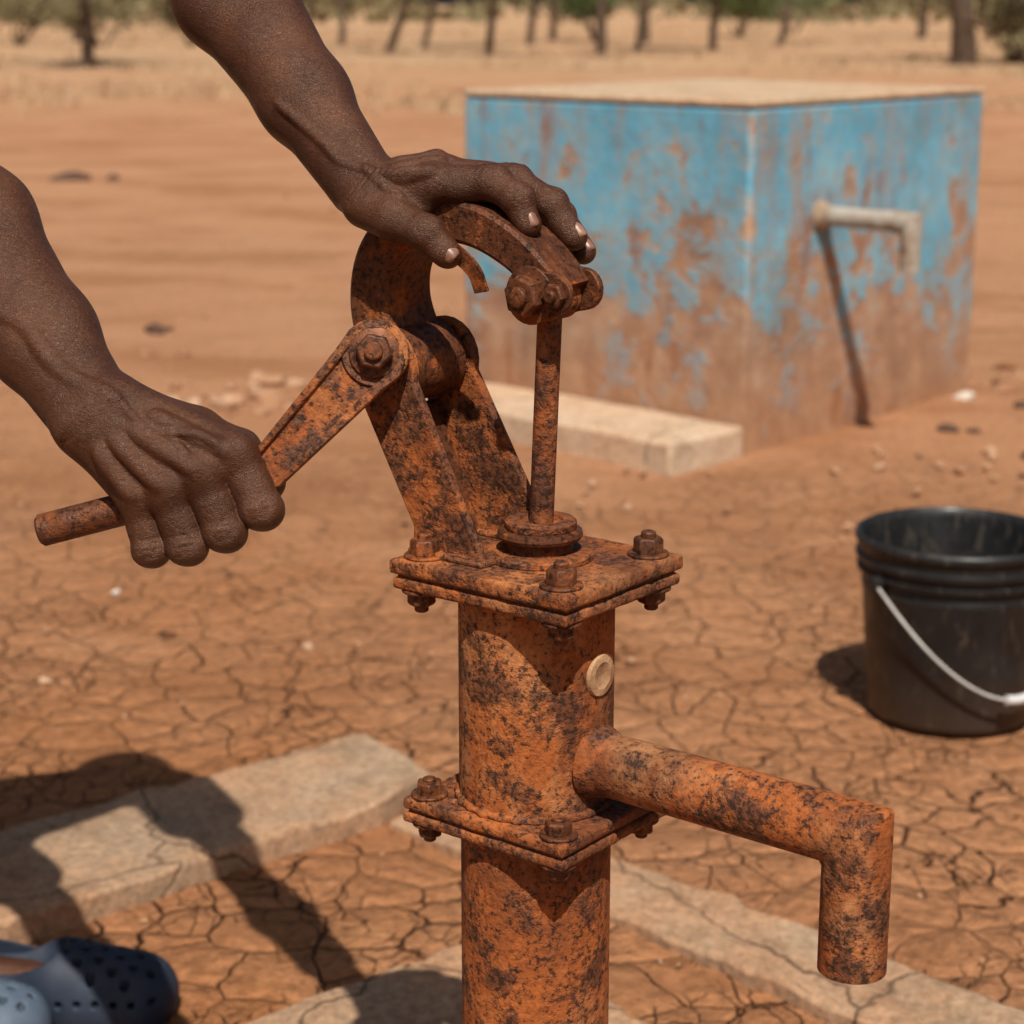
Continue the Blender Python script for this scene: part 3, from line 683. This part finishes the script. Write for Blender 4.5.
slab("step",[tuple(s0[:2]),tuple((s0+dAB*1.0)[:2]),tuple((s0+dAB*1.0+nL*.30)[:2]),tuple((s0+nL*.30)[:2])],-.05,.075,STEP,tank,jag=.005,seed=8,sub=.08,bev=.012)
nR=Vector((.741,-.672,0)).normalized(); tp=Vector((.829,5.39,.60))
k=M("grimy_pipe",.5,.4); WP=k.fin(k.ramp(k.noise(12,5,.65),[(.32,(.22,.13,.08)),(.45,(.34,.28,.22)),(.65,(.46,.44,.40))]),k.bump(k.noise(60,4),.001,.5))
def tap():
    c=tp; n=24; V=[];F=[]; r=.027; x,y,d=frame_of(nR); L=.283
    for i in range(n):
        t=2*math.pi*i/n; V.append(c-nR*.02+x*r*math.cos(t)+y*r*math.sin(t))
    for i in range(n):
        t=2*math.pi*i/n; V.append(c+nR*(L+r*math.sin(t))+x*r*math.cos(t)+Vector((0,0,r*math.sin(t))))
    for i in range(n):
        t=2*math.pi*i/n; V.append(c+nR*(L+r*math.sin(t))+x*r*math.cos(t)+Vector((0,0,-.125)))
    for i in range(n):
        t=2*math.pi*i/n; V.append(c+nR*(L+r*.8*math.sin(t))+x*r*.8*math.cos(t)+Vector((0,0,-.125)))
    for i in range(n):
        t=2*math.pi*i/n; V.append(c+nR*(L+r*.8*math.sin(t))+x*r*.8*math.cos(t)+Vector((0,0,-.04)))
    for j in range(4):
        for i in range(n): F.append((j*n+i,(j+1)*n+i,(j+1)*n+(i+1)%n,j*n+(i+1)%n))
    F.append(tuple(range(4*n,5*n)))
    mkobj("outlet_pipe",fixn(from_lists("outlet_pipe",V,F)),WP,tank,smooth=True,auto=40)
    lathe("outlet_collar",[(.031,L-.050),(.031,L-.030)],c,nR,WP,tank,24)
    lathe("pipe_flange",[(.0,0),(.041,0),(.042,.008),(.034,.014),(.032,.03),(0,.03)],c,nR,plain("stained_flange",(.24,.15,.09),(.42,.33,.24),30,.8),tank,32,cap=False)
tap()
# ================================================================== BUCKET
bk=empty("bucket",(.735,3.17,0)); BS=1.045
def bmat():
    k=M("black_plastic",.4,.4)
    c=k.ramp(k.noise(12,5,.65),[(.35,(.009,.009,.010)),(.6,(.017,.016,.016)),(.8,(.045,.036,.028))])
    x,y,z=k.xyz(); sc=k.ramp(k.noise(70,4,.7,vec=k.vmul(k.co,(1,1,.3))),[(.56,0.),(.66,1.)]); c=k.mix(k.math('MULTIPLY',sc,.35),c,(.12,.095,.07))
    low=k.mapr(k.math('ADD',z,k.math('MULTIPLY',k.noise(25,4),.08)),.03,.16,.35,0); c=k.mix(low,c,(.13,.07,.04))
    return k.fin(c,k.bump(k.noise(30,4),.002,.4),k.mapr(k.noise(20,3),.3,.7,.32,.6))
BM=bmat()
prof=[(.0005,.0),(.122,.0),(.128,.004),(.130,.012),(.1455,.205),(.1475,.210),(.1475,.216),(.1460,.219),(.1465,.232),(.155,.235),(.156,.241),(.1495,.2435),(.150,.253),(.1585,.256),(.159,.262),(.1525,.265),(.153,.277),(.159,.281),(.161,.288),(.1595,.294),(.154,.297),(.1495,.293),(.148,.28),(.125,.012),(.0005,.010)]
prof=[(r*BS,h*BS) for r,h in prof]
lathe("shell",prof,(0,0,0),(0,0,1),BM,bk,72,cap=False,auto=50)
e=Vector((-.88,-.47,0)); m_=Vector((.47,-.88,0))
GW=plain("bail_wire",(.36,.34,.32),(.50,.48,.45),40,.4)
pts=[]
for i in range(41):
    t=math.pi*i/40; s_=math.sin(t)
    rad=.163+.006*s_; pts.append((Vector((0,0,.232))+e*(math.cos(t)*rad)+m_*(s_*(.163))+Vector((0,0,-.165*s_**1.3)))*BS)
sweep("bail",pts,circ(.0029,10),GW,bk,(0,0,1),auto=60)
sweep("bail_grip",pts[18:24],circ(.008,14),plain("white_grip",(.50,.49,.48),(.60,.59,.58),40,.5),bk,(0,0,1),auto=60)
for s_ in (1,-1): rod("ear_%d"%(1 if s_>0 else 2),(e*s_*.146+Vector((0,0,.232)))*BS,(e*s_*.168+Vector((0,0,.232)))*BS,.013,BM,bk)

# ================================================================== STONES
def ico(sub=1):
    bm=bmesh.new(); bmesh.ops.create_icosphere(bm,subdivisions=sub,radius=1); V=np.array([v.co[:] for v in bm.verts]); F=np.array([[v.index for v in f.verts] for f in bm.faces]); bm.free(); return V,F
def rocks(name,items,mat,sub=1):
    V0,F0=ico(sub); VV=[];FF=[];n=0
    for (x,y,s,fl) in items:
        ph=rng.uniform(0,6.28,6); d=1+.22*np.sin(V0[:,0]*2.3+ph[0])+.18*np.sin(V0[:,1]*3.1+ph[1])+.15*np.sin(V0[:,2]*4+ph[2]+V0[:,0]*2)
        a=ph[3]; V=V0*d[:,None]*np.array((1,rng.uniform(.6,.9),fl)); c,s2=math.cos(a),math.sin(a)
        V=V@np.array(((c,-s2,0),(s2,c,0),(0,0,1))).T*s+np.array((x,y,s*fl*.15)); VV.append(V);FF.append(F0+n);n+=len(V0)
    return mkobj(name,fromnp(name,np.concatenate(VV),np.concatenate(FF)),mat,smooth=True,auto=50)
k=M("stone",.9,.2); ST=k.fin(k.mix(.3,k.ramp(k.noise(3.5,3),[(.35,(.24,.11,.055)),(.55,(.42,.24,.14)),(.70,(.56,.39,.27))]),k.ramp(k.noise(80,4),[(.3,.2),(.7,.85)]),'OVERLAY'),k.bump(k.noise(60,4),.003,.6))
k=M("dark_stone",.9,.2); DST=k.fin(k.ramp(k.noise(30,4),[(.3,(.06,.035,.025)),(.7,(.14,.075,.05))]),k.bump(k.noise(60,4),.003,.6))
it=[]
while len(it)<2600:
    y=2+22*rng.random()**1.2; x=rng.uniform(-.33,.33)*(y+1.2)
    if -.6<x<1.5 and 4.9<y<6.9: continue
    if y<3.3 and rng.random()<.5: continue
    it.append((x,y,rng.uniform(.0018,.004)*(1+.09*y)*(1 if rng.random()<.93 else 2.5),rng.uniform(.4,.75)))
for (cx,cy,n,s) in ((-.70,6.0,20,.05),(-.95,5.8,12,.04),(1.62,6.1,14,.04),(1.55,5.5,18,.03),(1.45,5.0,16,.025),(1.0,5.0,12,.014),(-1.2,6.6,6,.03),(.3,4.75,10,.012)):
    for _ in range(n): it.append((cx+rng.normal(0,.12),cy+rng.normal(0,.16),s*rng.uniform(.3,1.2),.55))
rocks("scattered_stones",it,ST,2)
k=M("white_stone",.8,.3); rocks("pale_pebble",[(.285,2.77,.016,.6),(-.93,3.0,.016,.6),(-.80,3.85,.010,.6),(1.62,4.1,.03,.5),(1.36,5.9,.035,.5)],k.fin(k.ramp(k.noise(30,4),[(.3,(.5,.43,.35)),(.7,(.68,.62,.55))]),k.bump(k.noise(60,4),.002,.6)),2)
rocks("dark_clods",[(-1.30,7.15,.050,.5),(-1.27,7.2,.03,.5),(-3.0,13.5,.17,.3),(-2.7,13.6,.10,.3),(1.5,5.75,.03,.6),(1.52,5.2,.025,.6),(1.36,5.12,.02,.5),(1.22,5.45,.03,.4),(1.28,5.42,.02,.4),(1.6,5.05,.03,.5),(1.66,5.3,.03,.5),(-3.4,10,.06,.3),(2.1,9.5,.05,.3)],DST,2)
# ================================================================== DRY GRASS + TREES
def grass():
    n=16000; y=22+80*rng.random(n)**1.1; x=rng.uniform(-.36,.36,n)*(y+3)
    cl=np.sin(x*.9+np.sin(y*.35)*2)+np.sin(y*.55+x*.3); keep=cl+rng.normal(0,.7,n)>.6-(y-26)*.02; x=x[keep];y=y[keep];n=len(x)
    VV=[]
    for b in range(4):
        h=rng.uniform(.03,.15,n); a=rng.uniform(0,6.28,n); ln=rng.uniform(.02,.16,n); w_=rng.uniform(.008,.02,n)
        ox=x+rng.normal(0,.08,n);oy=y+rng.normal(0,.08,n)
        p0=np.stack([ox-w_,oy,np.full(n,-.03)],1);p1=np.stack([ox+w_,oy,np.full(n,-.03)],1);p2=np.stack([ox+ln*np.cos(a),oy+ln*np.sin(a),h],1)
        VV.append(np.stack([p0,p1,p2],1).reshape(-1,3))
    V=np.concatenate(VV); Q=np.arange(len(V)).reshape(-1,3)
    mkobj("dry_grass",fromnp("dry_grass",V,Q),plain("straw",(.28,.18,.10),(.48,.33,.20),1.3,.9))
grass()
k=M("tree_bark",.95,.1); BARK=k.fin(k.ramp(k.noise(12,4,.7,vec=k.vmul(k.co,(1,1,.3))),[(.3,(.05,.034,.026)),(.7,(.13,.085,.06))]))
k=M("leaf",.7,.2); LEAF=k.fin(k.ramp(k.noise(1.5,3),[(.3,(.06,.085,.025)),(.7,(.14,.16,.06))]))
k=M("dry_leaf",.8,.2); DLEAF=k.fin(k.ramp(k.noise(1.5,3),[(.3,(.10,.085,.04)),(.7,(.22,.17,.085))]))
def tree(name,loc,h,r,seed,leafmat,spread=.5,leafn=26,lean=.08,low=False):
    R=random.Random(seed); V=[];F=[];LV=[];LF=[]
    def seg(p,q_,r0,r1,n=8):
        x,y,d=frame_of(q_-p); b=len(V)
        for pp,rr in ((p,r0),(q_,r1)):
            for i in range(n):
                t=2*math.pi*i/n; V.append(pp+x*rr*math.cos(t)+y*rr*math.sin(t))
        for i in range(n): F.append((b+i,b+(i+1)%n,b+n+(i+1)%n,b+n+i))
    def leaves(p,n,sd):
        for _ in range(n):
            c=p+Vector((R.gauss(0,sd),R.gauss(0,sd),R.gauss(0,sd*.45))); s=R.uniform(.05,.12); b=len(LV)
            u_=Vector((R.gauss(0,1),R.gauss(0,1),R.gauss(0,1))).normalized(); w_=u_.orthogonal().normalized()
            LV.extend([c-u_*s,c+w_*s*.5,c+u_*s,c-w_*s*.5]); LF.append((b,b+1,b+2,b+3))
    def grow(p,d,L,r0,lev):
        n=4; q_=p
        for i in range(n):
            d=(d+Vector((R.gauss(0,.11),R.gauss(0,.11),R.gauss(0,.06)))).normalized(); nq=q_+d*(L/n); ra=r0*(1-.14*i);rb=r0*(1-.14*(i+1)); seg(q_,nq,ra,rb); q_=nq
            if lev>=2: leaves(q_,leafn//3,.28)
        if lev<3:
            for _ in range(R.choice((2,3)) if lev else 4):
                a=R.uniform(0,6.28); nd=(d*.75+Vector((math.cos(a),math.sin(a),R.uniform(0,.5)))*spread*1.3).normalized(); grow(q_,nd,L*R.uniform(.5,.72),r0*.52,lev+1)
        else: leaves(q_,leafn,.42)
    base=Vector((0,0,-.1))
    if low:
        for _ in range(6):
            a=R.uniform(0,6.28); grow(base,Vector((math.cos(a)*.6,math.sin(a)*.6,.8)).normalized(),h*.35,r*.5,1)
    else:
        seg(base,base+Vector((0,0,.15)),r*1.3,r*1.1); grow(base+Vector((0,0,.14)),Vector((R.gauss(0,lean),R.gauss(0,lean),1)).normalized(),h*.45,r*1.1,0)
    e_=empty(name,loc,R.uniform(0,6)); mkobj("trunk",from_lists("trunk",V,F),BARK,e_,smooth=True); mkobj("crown",from_lists("crown",LV,LF),leafmat,e_)
TS=[(-9.7,38,6,.09),(-8.1,39,6,.12),(-3.0,50,6.5,.10),(-2.4,56,6,.08),(-.55,48,7,.10),(.5,58,6,.11),(2.05,47,6.5,.13),(3.2,52,6,.08),(3.9,60,7,.13),(5.1,52,6,.11),(9.3,42,7,.26),(-14,66,6,.14),(-7.2,72,6,.12),(14,70,6,.15),(1.3,66,6,.12),(7.6,58,6,.10),(-5.0,60,6,.10)]
for i,(x,y,h,r) in enumerate(TS): tree("acacia_tree" ,(x,y,0),h,r,20+i,DLEAF if i%3 else LEAF,leafn=18)
for i,(x,y,h) in enumerate([(11.0,43,2.4),(10.3,42,1.9),(2.8,68,2.6),(11.0,80,3.4),(-13,90,3),(12.2,44,2.6),(-9.4,60,2.0),(-16,62,3),(8.2,74,2.6),(10.7,39.5,1.0),(-11,55,2.2),(-14,58,2.4)]): tree("thorn_shrub",(x,y,0),h,.10 if i>1 else .18,70+i,LEAF if i in (2,3,4,8) else DLEAF,low=True,leafn=12 if i>1 else 6)
def treeline():
    n=6500
    x=rng.uniform(-75,75,n);y=rng.uniform(120,210,n); hh=2.4+1.6*np.sin(x*.21)+1.2*np.sin(x*.53+1)+.8*np.sin(x*1.3); z=rng.random(n)**.8*np.maximum(hh,.3)+.1
    s=rng.uniform(.25,.6,n); u_=rng.normal(0,1,(n,3));u_/=np.linalg.norm(u_,axis=1)[:,None]; w_=np.cross(u_,rng.normal(0,1,(n,3)));w_/=np.linalg.norm(w_,axis=1)[:,None]
    c=np.stack([x,y,z],1); V=np.stack([c-u_*s[:,None],c+w_*s[:,None]*.6,c+u_*s[:,None],c-w_*s[:,None]*.6],1).reshape(-1,3)
    mkobj("distant_tree_line",fromnp("distant_tree_line",V,np.arange(len(V)).reshape(-1,4)),DLEAF)
treeline()
print("done")
